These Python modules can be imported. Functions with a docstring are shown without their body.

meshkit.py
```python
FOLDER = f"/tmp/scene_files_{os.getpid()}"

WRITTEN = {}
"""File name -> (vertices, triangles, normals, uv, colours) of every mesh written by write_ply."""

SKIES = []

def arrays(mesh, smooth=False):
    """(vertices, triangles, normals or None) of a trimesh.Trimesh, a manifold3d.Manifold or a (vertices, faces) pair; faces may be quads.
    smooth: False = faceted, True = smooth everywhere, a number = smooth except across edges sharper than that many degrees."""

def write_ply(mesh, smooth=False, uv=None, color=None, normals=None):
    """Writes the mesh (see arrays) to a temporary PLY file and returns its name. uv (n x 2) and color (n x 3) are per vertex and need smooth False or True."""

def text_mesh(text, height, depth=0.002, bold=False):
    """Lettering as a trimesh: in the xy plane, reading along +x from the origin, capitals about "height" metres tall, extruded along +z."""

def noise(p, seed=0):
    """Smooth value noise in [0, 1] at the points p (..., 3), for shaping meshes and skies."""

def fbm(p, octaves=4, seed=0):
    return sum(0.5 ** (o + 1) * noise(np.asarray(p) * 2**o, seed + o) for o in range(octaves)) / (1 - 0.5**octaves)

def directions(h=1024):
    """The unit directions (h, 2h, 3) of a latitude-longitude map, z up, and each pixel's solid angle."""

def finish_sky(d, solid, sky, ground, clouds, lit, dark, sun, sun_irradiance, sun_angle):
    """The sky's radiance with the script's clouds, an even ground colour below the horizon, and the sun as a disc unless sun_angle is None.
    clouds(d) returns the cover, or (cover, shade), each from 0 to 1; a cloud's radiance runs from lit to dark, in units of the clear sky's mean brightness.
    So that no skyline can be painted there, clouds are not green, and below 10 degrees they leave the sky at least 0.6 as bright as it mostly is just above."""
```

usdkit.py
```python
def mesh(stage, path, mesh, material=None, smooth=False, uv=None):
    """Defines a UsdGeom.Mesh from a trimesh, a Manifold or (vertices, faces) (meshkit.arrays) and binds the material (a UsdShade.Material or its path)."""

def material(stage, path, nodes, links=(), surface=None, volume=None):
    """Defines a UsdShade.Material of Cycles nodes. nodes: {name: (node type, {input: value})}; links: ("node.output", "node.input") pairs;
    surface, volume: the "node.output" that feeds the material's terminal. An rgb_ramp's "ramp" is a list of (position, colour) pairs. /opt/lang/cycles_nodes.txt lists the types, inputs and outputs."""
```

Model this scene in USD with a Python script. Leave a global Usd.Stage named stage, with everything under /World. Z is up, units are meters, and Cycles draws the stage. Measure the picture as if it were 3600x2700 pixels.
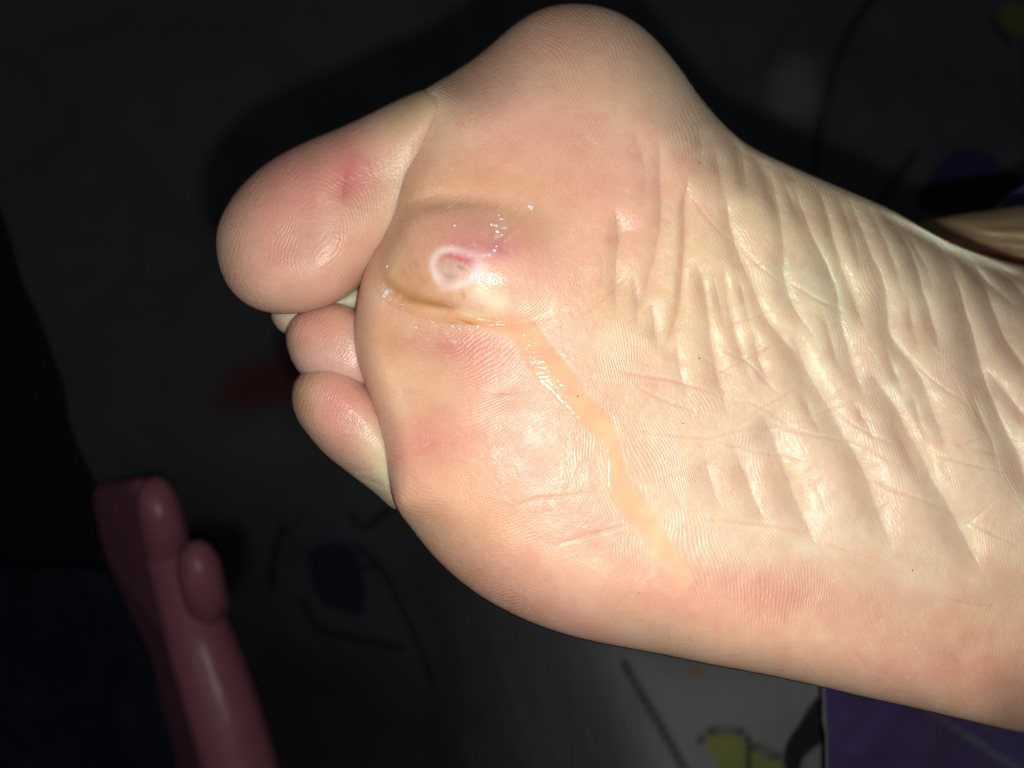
import math, numpy as np, trimesh, manifold3d as m3, usdkit, meshkit
from scipy.spatial import Delaunay, cKDTree
from scipy.interpolate import RBFInterpolator
from scipy.special import gamma
from shapely.geometry import Polygon
from shapely import contains_xy
from pxr import Usd, UsdGeom, UsdLux, Gf, Sdf, Vt, UsdShade

rng = np.random.default_rng(7)
stage = Usd.Stage.CreateInMemory()
UsdGeom.SetStageUpAxis(stage, UsdGeom.Tokens.z)
UsdGeom.SetStageMetersPerUnit(stage, 1.0)
UsdGeom.Xform.Define(stage, '/World')
UsdGeom.Scope.Define(stage, '/World/Looks')

# ---------------------------------------------------------------- camera and light
# a phone held 14 cm above the sole, looking straight down; its flash sits just beside the lens
K = 170.0 / 3600.0            # millimetres of the focal plane per photograph pixel
D = 142.3                     # lens to focal plane, millimetres
cam = UsdGeom.Camera.Define(stage, '/World/camera')
cam.AddTranslateOp().Set(Gf.Vec3d(0, 0, D / 1000))
cam.CreateFocalLengthAttr(4.15)
cam.CreateHorizontalApertureAttr(4.15 * 170.0 / D)
cam.CreateVerticalApertureAttr(4.15 * 170.0 / D * 0.75)
cam.CreateFStopAttr(2.4)
cam.CreateFocusDistanceAttr(D / 1000)
cam.CreateClippingRangeAttr(Gf.Vec2f(0.01, 20))
cam.CreateExposureAttr(0.0)

flash = UsdLux.SphereLight.Define(stage, '/World/flash')
flash.AddTranslateOp().Set(Gf.Vec3d(0.0045, -0.0135, 0.1445))
flash.CreateRadiusAttr(0.0022)
flash.CreateNormalizeAttr(True)
flash.CreateIntensityAttr(0.358)
flash.CreateColorAttr(Gf.Vec3f(1.0, 0.985, 0.93))

# the room is all but dark: an unseen fill panel added overhead lifts shadows
room = UsdLux.RectLight.Define(stage, '/World/overhead_fill')
room.AddTranslateOp().Set(Gf.Vec3d(-0.5, 0.4, 2.0))
room.CreateWidthAttr(1.6); room.CreateHeightAttr(1.6)
room.CreateNormalizeAttr(False)
room.CreateIntensityAttr(0.30)
room.CreateColorAttr(Gf.Vec3f(0.88, 0.95, 1.0))

# ---------------------------------------------------------------- helpers
def lin(c):
    c = np.asarray(c, float) / 255.0
    return np.where(c <= 0.04045, c / 12.92, ((c + 0.055) / 1.055) ** 2.4)

names = {}
def numbered(parent, name):
    n = names.get((parent, name), 0)
    names[(parent, name)] = n + 1
    return f'{parent}/{name}' if n == 0 else f'{parent}/{name}_{n:03d}'

def tag(prim, label=None, cat=None, group=None, kind=None):
    for k, v in (('label', label), ('category', cat), ('group', group), ('kind', kind)):
        if v:
            prim.SetCustomDataByKey(k, v)
    return prim

def thing(name, label, cat, group=None):
    x = UsdGeom.Xform.Define(stage, numbered('/World', name))
    return tag(x.GetPrim(), label, cat, group)

def obj(name, mesh, mat, parent='/World', smooth=40):
    parent = parent if isinstance(parent, str) else str(parent.GetPath())
    return usdkit.mesh(stage, numbered(parent, name), mesh, mat, smooth)

def primvar(mesh, name, arr):
    arr = np.asarray(arr, np.float32)
    api = UsdGeom.PrimvarsAPI(mesh)
    if arr.ndim == 2:
        api.CreatePrimvar(name, Sdf.ValueTypeNames.Color3fArray, 'vertex').Set(Vt.Vec3fArray.FromNumpy(np.ascontiguousarray(arr)))
    else:
        api.CreatePrimvar(name, Sdf.ValueTypeNames.FloatArray, 'vertex').Set(Vt.FloatArray.FromNumpy(np.ascontiguousarray(arr)))

def mat(name, nodes, links, surface):
    return usdkit.material(stage, f'/World/Looks/{name}', nodes, links, surface=surface)

S = 3600.0 / 2212.0           # measurements taken on a 2212 px wide view
def A(*pts):                  # 2212 px view -> photograph pixels
    return np.array(pts, float) * S
def Cr(ox, oy, s, pts):       # measurements taken in an enlarged crop -> photograph pixels
    return np.array(pts, float) * s + [ox, oy]
def c3(*p): return Cr(2000, 0, 1600 / 2212, p)
def c4(*p): return Cr(2200, 900, 1400 / 2212, p)
def c5(*p): return Cr(1200, 1100, 1200 / 2212, p)
def c6(*p): return Cr(900, 900, 600 / 995, p)
def c8(*p): return Cr(1400, 1900, 2200 / 2212, p)
def cq(*p): return Cr(700, 1700, 1200 / 1991, p)
def ct(*p): return Cr(2600, 0, 1000 / 1843, p)
def cb(*p): return Cr(1200, 600, 1000 / 2212, p)     # blister close-up
def ca(*p): return Cr(700, 0, 1200 / 2212, p)

def place(u, v, z):           # a point seen at (u, v), z millimetres above the focal plane
    s = (D - z) / D
    return np.stack([(u - 1800) * K * s, (1350 - v) * K * s, z], -1)

def resample(p, step, closed=False):
    p = np.asarray(p, float)
    if closed:
        p = np.vstack([p, p[:1]])
    seg = np.linalg.norm(np.diff(p[:, :2], axis=0), axis=1)
    t = np.r_[0, np.cumsum(seg)]
    n = max(int(round(t[-1] / step)), 2)
    q = np.linspace(0, t[-1], n + 1)
    out = np.stack([np.interp(q, t, p[:, i]) for i in range(p.shape[1])], 1)
    return out[:-1] if closed else out

def chaikin(p, n=3, closed=True):
    p = np.asarray(p, float)
    for _ in range(n):
        q = np.roll(p, -1, 0) if closed else p[1:]
        a = p if closed else p[:-1]
        r = np.empty((2 * len(a), p.shape[1]))
        r[0::2], r[1::2] = 0.75 * a + 0.25 * q, 0.25 * a + 0.75 * q
        p = r if closed else np.vstack([p[:1], r, p[-1:]])
    return p

def curve(p, step=6):
    return resample(chaikin(p, 3, False), step)

def sdist(P, line, reach):
    """Indices of points near a polyline, their signed distance (positive = to the right in the picture of a line drawn downwards), place along it 0..1."""
    lo, hi = line.min(0) - reach, line.max(0) + reach
    idx = np.flatnonzero(((P > lo) & (P < hi)).all(1))
    if not len(idx):
        return idx, np.zeros(0), np.zeros(0)
    d, k = cKDTree(line).query(P[idx], distance_upper_bound=reach)
    ok = np.isfinite(d)
    idx, k = idx[ok], k[ok]
    tan = np.gradient(line, axis=0)
    tan /= np.linalg.norm(tan, axis=1, keepdims=True) + 1e-9
    r = P[idx] - line[k]
    n = np.stack([tan[:, 1], -tan[:, 0]], 1)[k]
    perp = (r * n).sum(1)
    along = (r * tan[k]).sum(1)
    t = k / (len(line) - 1)
    dist = np.where((k == 0) | (k == len(line) - 1), np.hypot(perp, along), np.abs(perp))
    return idx, np.where(perp < 0, -dist, dist), t

def fbm2(P, scale, seed, oct=3):
    q = np.column_stack([P / scale, np.full(len(P), seed * 3.7)])
    return meshkit.fbm(q, oct, seed) * 2 - 1

def smooth01(x):
    x = np.clip(x, 0, 1)
    return x * x * (3 - 2 * x)

# ---------------------------------------------------------------- skin folds of the sole
def J(*a): return np.vstack(a)
FOLDS = [   # line, depth mm, width on its left, width on its right (px)
    (c3((440, 640), (440, 850), (455, 1000), (430, 1200), (380, 1400), (300, 1560)), .42, 26, 12),
    (J(c3((585, 830), (560, 1000), (562, 1200), (545, 1400)), c4((300, 280), (240, 450), (200, 590))), .55, 14, 20),
    (c3((225, 980), (245, 1150), (235, 1300), (225, 1450), (240, 1600)), .55, 30, 30),
    (c3((150, 1180), (170, 1300), (140, 1450)), .1, 16, 16),
    (c3((300, 560), (350, 700), (380, 900), (330, 1100)), .2, 25, 25),
    (c3((620, 540), (650, 700), (650, 860)), .3, 25, 20),
    (c3((740, 560), (845, 720), (855, 850), (880, 1000)), .55, 26, 10),
    (c3((690, 640), (740, 850), (745, 1000)), .3, 20, 14),
    (c4((150, 230), (160, 400), (190, 560)), .4, 24, 24),
    (c4((380, 0), (420, 120), (460, 300), (470, 430), (500, 600), (540, 780), (590, 930)), .62, 34, 13),
    (c4((545, 0), (550, 200), (590, 350), (620, 480), (680, 640), (730, 760)), .5, 28, 14),
    (J(c3((765, 900), (780, 1100), (830, 1250)), c4((700, 150), (750, 280), (800, 380), (880, 470), (960, 560), (1020, 680))), .65, 30, 13),
    (c4((690, 330), (720, 500), (760, 640), (820, 760)), .42, 22, 12),
    (J(c3((950, 750), (1010, 950), (1045, 1150)), c4((880, 150), (925, 270), (1000, 380), (1085, 500))), .55, 34, 16),
    (c4((880, 380), (960, 500), (1010, 650), (1110, 800), (1180, 950), (1280, 1100), (1350, 1250), (1390, 1400), (1500, 1659)), .95, 44, 15),
    (c4((730, 830), (800, 950), (850, 1100), (920, 1300), (990, 1450), (1080, 1659)), .85, 42, 16),
    (c4((1010, 1160), (1080, 1330), (1150, 1480)), .07, 24, 24),
    (J(c3((1085, 870), (1130, 1000), (1200, 1180)), c4((1170, 150), (1190, 330), (1230, 480), (1260, 600), (1300, 720), (1370, 860))), .7, 36, 15),
    (J(c3((1170, 850), (1250, 1000), (1300, 1220)), c4((1250, 180), (1310, 350), (1350, 480))), .6, 26, 13),
    (c4((1330, 600), (1400, 700), (1500, 830), (1580, 1000), (1660, 1150), (1750, 1320), (1850, 1500), (1930, 1659), (2010, 1800)), 1.05, 48, 14),
    (J(c3((1350, 930), (1420, 1100), (1480, 1250)), c4((1440, 150), (1455, 300), (1470, 440), (1560, 560), (1650, 690), (1700, 850), (1760, 1000), (1800, 1120))), .75, 36, 15),
    (J(c3((1480, 970), (1600, 1100), (1680, 1250)), c4((1640, 130), (1690, 300), (1720, 420), (1760, 600))), .7, 30, 14),
    (J(c3((1560, 1010), (1700, 1100), (1800, 1180), (1850, 1270)), c4((1850, 150), (1900, 330), (1950, 520), (1990, 680), (2060, 850), (2130, 1000), (2180, 1100), (2230, 1260), (2300, 1450))), 1.15, 44, 15),
    (J(c3((1640, 1040), (1800, 1130), (1950, 1240)), c4((1990, 130), (2040, 280), (2100, 450), (2230, 620), (2320, 800))), .8, 34, 15),
    (J(c3((1800, 1110), (1950, 1230)), c4((2100, 90), (2212, 210), (2350, 420))), .7, 26, 14),
    (c3((1290, 900), (1350, 1050), (1400, 1200), (1440, 1400)), .32, 18, 10), (c3((1420, 950), (1520, 1120), (1590, 1300), (1640, 1500)), .34, 18, 10), (c3((1020, 830), (1090, 980), (1150, 1120)), .3, 18, 10),
    (c3((900, 720), (960, 850), (1000, 1000), (1030, 1120)), .32, 18, 10), (c3((800, 640), (830, 800), (850, 950)), .3, 16, 10), (c3((1530, 1000), (1640, 1120), (1730, 1270), (1790, 1450)), .4, 20, 10),
    (c3((1590, 1020), (1740, 1110), (1850, 1230), (1920, 1400)), .42, 20, 10), (c3((1850, 1180), (1980, 1330), (2080, 1500)), .4, 20, 10), (c3((1720, 1080), (1880, 1190), (2010, 1330), (2120, 1500)), .38, 18, 10),
    (c4((470, 60), (520, 250), (560, 450)), .3, 18, 10), (c4((610, 60), (660, 250), (700, 420)), .3, 18, 10), (c4((1080, 260), (1130, 420), (1170, 560), (1240, 720)), .34, 20, 10),
    (c4((960, 700), (1030, 870), (1090, 1010)), .3, 18, 10), (c4((1480, 900), (1560, 1080), (1640, 1250)), .32, 20, 10), (c4((1560, 700), (1620, 880), (1690, 1060)), .3, 18, 10),
    (c4((1900, 700), (1960, 850), (2040, 1050), (2090, 1220)), .42, 22, 10), (c4((1240, 760), (1320, 900), (1400, 1040)), .3, 18, 10), (c4((40, 60), (70, 260), (60, 450)), .3, 20, 14), (c4((270, 420), (300, 620), (350, 800)), .25, 22, 14),
    (c3((1600, 1030), (1750, 1095), (1950, 1172), (2260, 1215)), 1.3, 16, 12), (c3((1500, 1010), (1650, 1085), (1800, 1170), (1950, 1290), (2100, 1420), (2250, 1560)), .5, 20, 12),
    (c3((1690, 1030), (1850, 1120), (2000, 1190), (2250, 1240)), 1.2, 26, 16),
    (c3((1880, 1170), (2050, 1270), (2280, 1400)), 1.0, 26, 16),
    (c3((990, 740), (1060, 800), (1130, 980)), .3, 22, 18),
    (c3((860, 690), (930, 800), (985, 1000)), .3, 24, 18),
    (c4((1980, 600), (2080, 720), (2212, 870), (2300, 1000)), .6, 34, 13),
    (c4((1440, 480), (1490, 640), (1560, 800)), .4, 22, 12),
    (c4((1560, 150), (1590, 380), (1640, 560)), .35, 20, 14),
    (c4((1300, 1010), (1360, 1130), (1400, 1240)), .07, 20, 12),
    (c4((1730, 1060), (1800, 1200), (1850, 1320)), .08, 24, 14),
    (c4((560, 980), (640, 1150), (720, 1350), (800, 1560)), .42, 40, 22),
    (c4((420, 1000), (470, 1250), (560, 1450)), .3, 44, 26),
    (c5((860, 500), (1000, 520), (1150, 515), (1300, 490)), .08, 9, 8),
    (A((1840, 1395), (1870, 1440), (1890, 1470)), .1, 5, 10),
    (A((1955, 1425), (1975, 1455)), .06, 5, 8),
    (A((1730, 1445), (1750, 1468)), .07, 5, 8),
    (A((2030, 1385), (2080, 1440), (2110, 1480)), .18, 30, 8),
]
FINE = [    # thin skin lines, depth mm, half width px
    (c4((-40, 640), (180, 680), (350, 710), (530, 780)), .16, 6),
    (c4((60, 720), (200, 800), (390, 860)), .12, 6),
    (c4((400, 540), (490, 610), (540, 650)), .14, 6),
    (c4((540, 520), (700, 600), (790, 720), (870, 770)), .15, 6),
    (c4((920, 160), (1000, 220), (1130, 265), (1240, 330)), .14, 6),
    (c4((80, 980), (300, 1000), (480, 1020), (620, 970), (760, 950), (880, 960), (1050, 1000), (1200, 1020), (1400, 1100), (1560, 1180)), .16, 6),
    (c4((1140, 850), (1280, 950), (1450, 1040), (1560, 1060)), .14, 6),
    (c4((490, 1030), (600, 1060), (720, 1090), (870, 1110), (1000, 1160)), .14, 6),
    (c4((600, 970), (700, 880), (870, 790), (990, 690)), .12, 6),
    (c4((1000, 880), (1180, 760), (1260, 690)), .12, 6),
    (c4((880, 940), (1020, 900), (1180, 830), (1420, 750)), .1, 6),
    (c4((1720, 1110), (1860, 1150), (2000, 1180), (2120, 1200)), .18, 6),
    (c4((1830, 1060), (1920, 1030), (2010, 990)), .16, 6),
    (c4((1900, 1060), (2000, 1090), (2100, 1115)), .12, 6),
    (c4((1300, 1230), (1500, 1310), (1640, 1350), (1780, 1420), (1850, 1460)), .16, 6),
    (c4((1410, 430), (1480, 510), (1560, 560), (1700, 690), (1800, 760), (1900, 820)), .15, 6),
    (c4((420, 1460), (640, 1480), (860, 1500), (1050, 1560)), .12, 6),
    (c4((560, 380), (700, 340), (850, 300)), .1, 6),
    (c4((520, 640), (650, 580), (760, 520), (900, 450)), .1, 6),
    (c4((1890, 1480), (2000, 1530), (2180, 1610)), .15, 6),
    (c4((680, 800), (830, 890), (900, 960)), .16, 6),
    (c4((120, 1260), (300, 1210), (480, 1150)), .07, 7),
    (c3((590, 950), (700, 1100), (850, 1230), (1000, 1360), (1150, 1450)), .12, 6),
    (c3((1070, 1370), (1200, 1450), (1310, 1520)), .12, 6),
    (c3((20, 1560), (160, 1470), (300, 1320), (390, 1250)), .1, 6),
    (c5((1080, 1270), (1250, 1200), (1450, 1190), (1600, 1160)), .13, 7),
    (c5((1400, 1500), (1600, 1440), (1750, 1400), (1860, 1380)), .14, 7),
    (c5((340, 1180), (380, 1300), (420, 1400), (470, 1500)), .15, 7),
    (c5((250, 520), (420, 505), (560, 500)), .06, 7),
    (ca((1500, 560), (1420, 720), (1400, 860)), .2, 10),
    (ca((1480, 820), (1400, 930)), .12, 6),
    (ca((1440, 940), (1400, 1000)), .1, 6),
    (c4((1480, 1340), (1400, 1400), (1330, 1480)), .08, 6),
    (c4((2050, 1350), (1960, 1440), (1880, 1500)), .1, 6),
    (c8((1930, 200), (2010, 225), (2120, 230)), .14, 6),
    (c8((1510, 10), (1600, 40), (1720, 80)), .1, 6),
]
FOLDS = [(curve(l), dp * 2.75, wl * 1.08, wl * 1.2 + wr * .8) for l, dp, wl, wr in FOLDS]
FINE = [(curve(l), dp, w) for l, dp, w in FINE]

# the yellowish fluid that ran out of the blister
FLUID = np.vstack([
    A((940, 664), (985, 690), (1040, 712), (1082, 718), (1105, 735), (1122, 758), (1140, 790), (1160, 830), (1188, 850), (1215, 880), (1250, 915), (1282, 940), (1303, 965), (1309, 1000), (1306, 1050), (1322, 1085), (1345, 1120), (1375, 1145), (1410, 1195), (1440, 1235), (1468, 1282)),
    A((1500, 1262), (1497, 1240), (1468, 1195), (1440, 1150), (1415, 1108), (1388, 1065), (1358, 1030), (1349, 1000), (1342, 955), (1325, 915), (1300, 880), (1262, 845), (1240, 805), (1210, 765), (1182, 738), (1172, 712), (1150, 690), (1100, 696), (1040, 688), (985, 668))])
FLUID = chaikin(FLUID, 2)
FLUID_POLY = Polygon(FLUID)
def fluid_mask(P, soft=8):
    m = np.zeros(len(P))
    lo, hi = FLUID.min(0) - 60, FLUID.max(0) + 60
    i = np.flatnonzero(((P > lo) & (P < hi)).all(1))
    if len(i):
        d = cKDTree(resample(FLUID, 2, True)).query(P[i])[0]
        m[i] = smooth01(np.where(contains_xy(FLUID_POLY, P[i, 0], P[i, 1]), d, -d) / soft * .5 + .5)
    return m

# ---------------------------------------------------------------- the foot: height of each layer as a function of the picture place
class Layer:
    """A rounded body with a given outline: points (u, v, width px, drop mm) around it."""
    def __init__(self, outline, p=4, step=14):
        self.rim = resample(chaikin(outline, 3), 4, True)
        self.fine = resample(self.rim, 1, True)
        self.tree = cKDTree(self.fine[:, :2])
        self.coarse = resample(self.rim, step, True)
        self.step, self.p = step, p
        self.poly = Polygon(self.rim[:, :2])
        self.C = math.sqrt(math.pi) * gamma((p - 1) / 2) / gamma(p / 2)
        for j in (2, 3):
            a = self.fine[:, j]
            n = 121
            k = np.hanning(n) / np.hanning(n).sum()
            self.fine[:, j] = np.convolve(np.r_[a[-n:], a, a[:n]], k, 'same')[n:-n]
    def rims(self, P):
        d, k = self.tree.query(P)
        ds = np.empty(len(P)); w = np.empty(len(P)); h = np.empty(len(P))
        cu, cv = self.coarse[:, 0].astype(np.float32), self.coarse[:, 1].astype(np.float32)
        for a in range(0, len(P), 20000):
            b = slice(a, a + 20000)
            r2 = (P[b, 0, None].astype(np.float32) - cu) ** 2 + (P[b, 1, None].astype(np.float32) - cv) ** 2 + 1
            q = r2 ** (-self.p / 2)
            t = q.sum(1)
            ds[b] = (t * self.step / self.C) ** (-1 / (self.p - 1))
            w[b] = q @ self.coarse[:, 2] / t
            h[b] = q @ self.coarse[:, 3] / t
        near = smooth01((d - self.step) / (2 * self.step))
        ds = d * (1 - near) + ds * near
        w = self.fine[k, 2] * (1 - near) + w * near
        h = self.fine[k, 3] * (1 - near) + h * near
        return ds, w, h

def rimdrop(d, w, h):
    t = np.clip(1 - d / w, 0, 1)
    return -h * (1 - np.sqrt(np.maximum(1 - t ** 2.0, 0)))

M_OUT = A((914, 193), (932, 182), (960, 165), (1000, 140), (1030, 119), (1062, 92), (1090, 67), (1115, 47), (1140, 30), (1180, 12), (1230, 4), (1290, 8), (1340, 24), (1385, 52), (1420, 84), (1448, 116), (1475, 150), (1502, 192), (1540, 240), (1580, 282), (1620, 314), (1680, 343), (1740, 370), (1810, 400), (1870, 425), (1930, 452), (1980, 482), (2040, 515), (2110, 545), (2212, 575), (2400, 600), (2700, 610), (3000, 640), (3250, 740), (3350, 900), (3380, 1200), (3300, 1500), (3100, 1680), (2800, 1690), (2500, 1640), (2330, 1608), (2212, 1585), (2130, 1567), (2040, 1546), (1960, 1527), (1870, 1508), (1780, 1486), (1700, 1468), (1620, 1452), (1540, 1438), (1450, 1419), (1360, 1402), (1290, 1389), (1230, 1375), (1160, 1352), (1100, 1325), (1040, 1292), (980, 1247), (930, 1198), (885, 1140), (855, 1100), (843, 1060), (838, 1020), (832, 980), (822, 930), (808, 880), (790, 835), (775, 790), (766, 750), (764, 710), (769, 670), (777, 620), (785, 590), (800, 558), (828, 510), (848, 465), (857, 418), (866, 366), (878, 330), (886, 295), (892, 262), (896, 228))
def m_rim(p):
    x, y = p / S
    if x < 945 and y < 1110:                     # leading edge of the ball, over the toes
        return (95, 8) if y > 330 else (170, 9)
    if y < 260 and x < 1560: return (290, 19)    # big-toe joint
    if y < 700 and x < 2200: return (260, 17)    # inner side of the arch
    if x > 2200: return (500, 30)
    if x > 1500: return (185, 13)                # outer side
    return (250, 16)
M = Layer(np.column_stack([M_OUT, [m_rim(p) for p in M_OUT]]))

BASE = np.array([(1600, 1500, 0), (1950, 1600, 1.5), (1500, 1300, -2), (1450, 1800, -2), (1800, 2000, 0), (2250, 2000, 1), (2600, 2150, 0), (3000, 2250, -1.5), (3500, 2350, -4),
    (2300, 1550, -.5), (2600, 1400, -2), (3000, 1400, -4), (3400, 1500, -5), (3550, 1900, -3.5), (2200, 1050, -.5), (2500, 1100, -2.5), (1650, 950, 0), (1500, 750, -2), (1800, 560, -1.5),
    (2000, 330, -5), (1700, 350, -5), (2300, 500, -4), (2600, 750, -5.5), (2900, 950, -7.5), (3200, 1050, -11), (3550, 1150, -15), (1480, 480, -5.5), (1350, 1100, -3), (1300, 1300, -3.5),
    (1400, 1550, -3), (1560, 2050, -3), (4200, 1200, -16), (4800, 1600, 0), (5300, 1900, 0), (4400, 2200, -4), (5300, 1300, -10)], float)
base_fn = RBFInterpolator(BASE[:, :2], BASE[:, 2], smoothing=2e-3, kernel='thin_plate_spline')

BC = A((1008, 572))[0]        # blister centre
def blister_r(P):
    du, dv = (P[:, 0] - BC[0]) / S, (P[:, 1] - BC[1]) / S
    ang = math.radians(4)
    x, y = du * math.cos(ang) + dv * math.sin(ang), -du * math.sin(ang) + dv * math.cos(ang)
    a = np.where(x < 0, 188, 200)
    b = np.where(y < 0, 128, 112)
    return (np.abs(x / a) ** 2.3 + np.abs(y / b) ** 2.3) ** (1 / 2.3)

TRENCH = [(curve(A((835, 500), (870, 462), (930, 440), (1000, 434), (1070, 440), (1130, 462))), .55, 26, 34),
          (curve(cb((300, 700), (320, 850), (420, 950), (560, 1010), (740, 1050), (900, 1085), (1060, 1095))), .6, 22, 22),
          (curve(A((1050, 692), (1110, 704), (1180, 680))), .35, 20, 20)]

def height_M(P, fine=True):
    d, w, h = M.rims(P)
    z = base_fn(P) + rimdrop(d, w, h)
    r = blister_r(P)
    e = .5 + .5 * smooth01(((P[:, 0] - BC[0]) / S + 20 - .6 * (P[:, 1] - BC[1]) / S) / 160)
    z += 3.6 * np.clip(1 - smooth01((r - .1) / (1.05 + .25 * (e - .5))), 0, 1) ** e * smooth01(d / 60)
    for l, dp, wl, wr in TRENCH:
        i, sd, t = sdist(P, l, 110)
        ww = np.where(sd < 0, wl, wr)
        z[i] -= dp * np.exp(-(np.abs(sd) / ww) ** 2) * np.sin(np.pi * np.clip(t, .03, .97)) ** .5
    fl = fluid_mask(P, 10)
    inner = smooth01(d / 40)
    wob = fbm2(P, 60, 5, 2) * 6
    for l, dp, wl, wr in FOLDS:
        i, sd, t = sdist(P, l, 230)
        sd = sd + wob[i]
        ww = np.where(sd < 0, wl, wr)
        ln = 6.0 * len(l)
        taper = smooth01(np.minimum(t / min(.4, 120 / ln), (1 - t) / min(.45, 200 / ln))) * (1 + .18 * np.sin(t * 15 + dp * 40))
        q = np.abs(sd) / ww
        q = np.sqrt(q ** 2 + .01)
        z[i] -= dp * taper * np.exp(-q ** np.where(sd < 0, 1.5, 1.0)) * inner[i] * (1 - .7 * fl[i])
        z[i] -= .17 * float(np.clip(dp - .7, 0, 1)) * taper * np.exp(-((sd + 3) / 7.5) ** 2) * inner[i] * (1 - .8 * fl[i])
    if fine:
        for l, dp, wd in FINE:
            dp = dp * 1.25
            i, sd, t = sdist(P, l, 40)
            sd = sd + wob[i] * .6
            z[i] -= dp * np.exp(-(sd / wd) ** 2) * np.sin(np.pi * np.clip(t, 0, 1)) ** .4 * inner[i] * (1 - .6 * fl[i])
        arch = smooth01((P[:, 0] - 2000) / 500)
        z += (fbm2(P, 70, 1, 3) * .12 * (1 + .6 * arch) + fbm2(P, 22, 2, 2) * .035) * (1 - .8 * fl)
    return z

# toes: outline, width px, drop mm, top mm
def toe_layer(pts, w, h): return Layer(np.column_stack([pts, np.full(len(pts), w), np.full(len(pts), h)]))
T1 = toe_layer(A((985, 205), (940, 188), (905, 192), (850, 217), (790, 247), (730, 275), (670, 299), (612, 326), (560, 360), (520, 398), (488, 440), (469, 482), (463, 522), (467, 562), (479, 600), (502, 637), (538, 664), (578, 677), (622, 680), (672, 673), (722, 656), (762, 634), (790, 606), (850, 560), (930, 480), (965, 350), (990, 250)), 175, 13)
T2 = toe_layer(c6((76, 330), (90, 385), (125, 432), (172, 465), (300, 450), (500, 370), (640, 350), (700, 200), (640, 120), (300, 180), (120, 250)), 75, 7)
T3 = toe_layer(c6((165, 480), (176, 420), (203, 365), (260, 318), (360, 285), (470, 268), (540, 288), (620, 335), (720, 430), (720, 720), (620, 790), (450, 800), (330, 760), (258, 695), (213, 638), (182, 565)), 105, 9)
T4 = toe_layer(c6((201, 800), (213, 742), (250, 688), (312, 652), (388, 627), (460, 630), (532, 655), (600, 703), (660, 760), (760, 860), (860, 1050), (900, 1300), (870, 1480), (800, 1485), (740, 1432), (680, 1378), (600, 1318), (520, 1256), (450, 1204), (380, 1143), (312, 1065), (258, 992), (220, 925), (203, 860)), 105, 10)
ANK = toe_layer(A((1900, 520), (1960, 482), (2045, 464), (2100, 456), (2160, 448), (2212, 439), (2400, 425), (2700, 400), (3000, 390), (3200, 600), (3000, 900), (2400, 720), (2212, 650), (2060, 600)), 260, 26)

def height_T1(P):
    d, w, h = T1.rims(P)
    z = -4.5 + rimdrop(d, w, h)
    z += -3.0 * smooth01((P[:, 0] / S - 680) / 180) * smooth01((P[:, 1] / S - 200) / 200)
    for l, dp, wl, wr in [(curve(A((735, 440), (748, 400), (770, 350))), .3, 60, 60), (curve(ca((940, 1350), (950, 1180), (975, 1050))), .15, 8, 8)]:
        i, sd, t = sdist(P, l, 120)
        z[i] -= dp * np.exp(-(sd / wl) ** 2) * np.sin(np.pi * t)
    return z + fbm2(P, 90, 11, 2) * .12 + fbm2(P, 25, 12, 2) * .02
def height_T2(P):
    d, w, h = T2.rims(P)
    return -19.0 + rimdrop(d, w, h) + fbm2(P, 60, 13, 2) * .1
def height_T3(P):
    d, w, h = T3.rims(P)
    return -11.0 + rimdrop(d, w, h) + fbm2(P, 60, 14, 2) * .12
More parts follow.
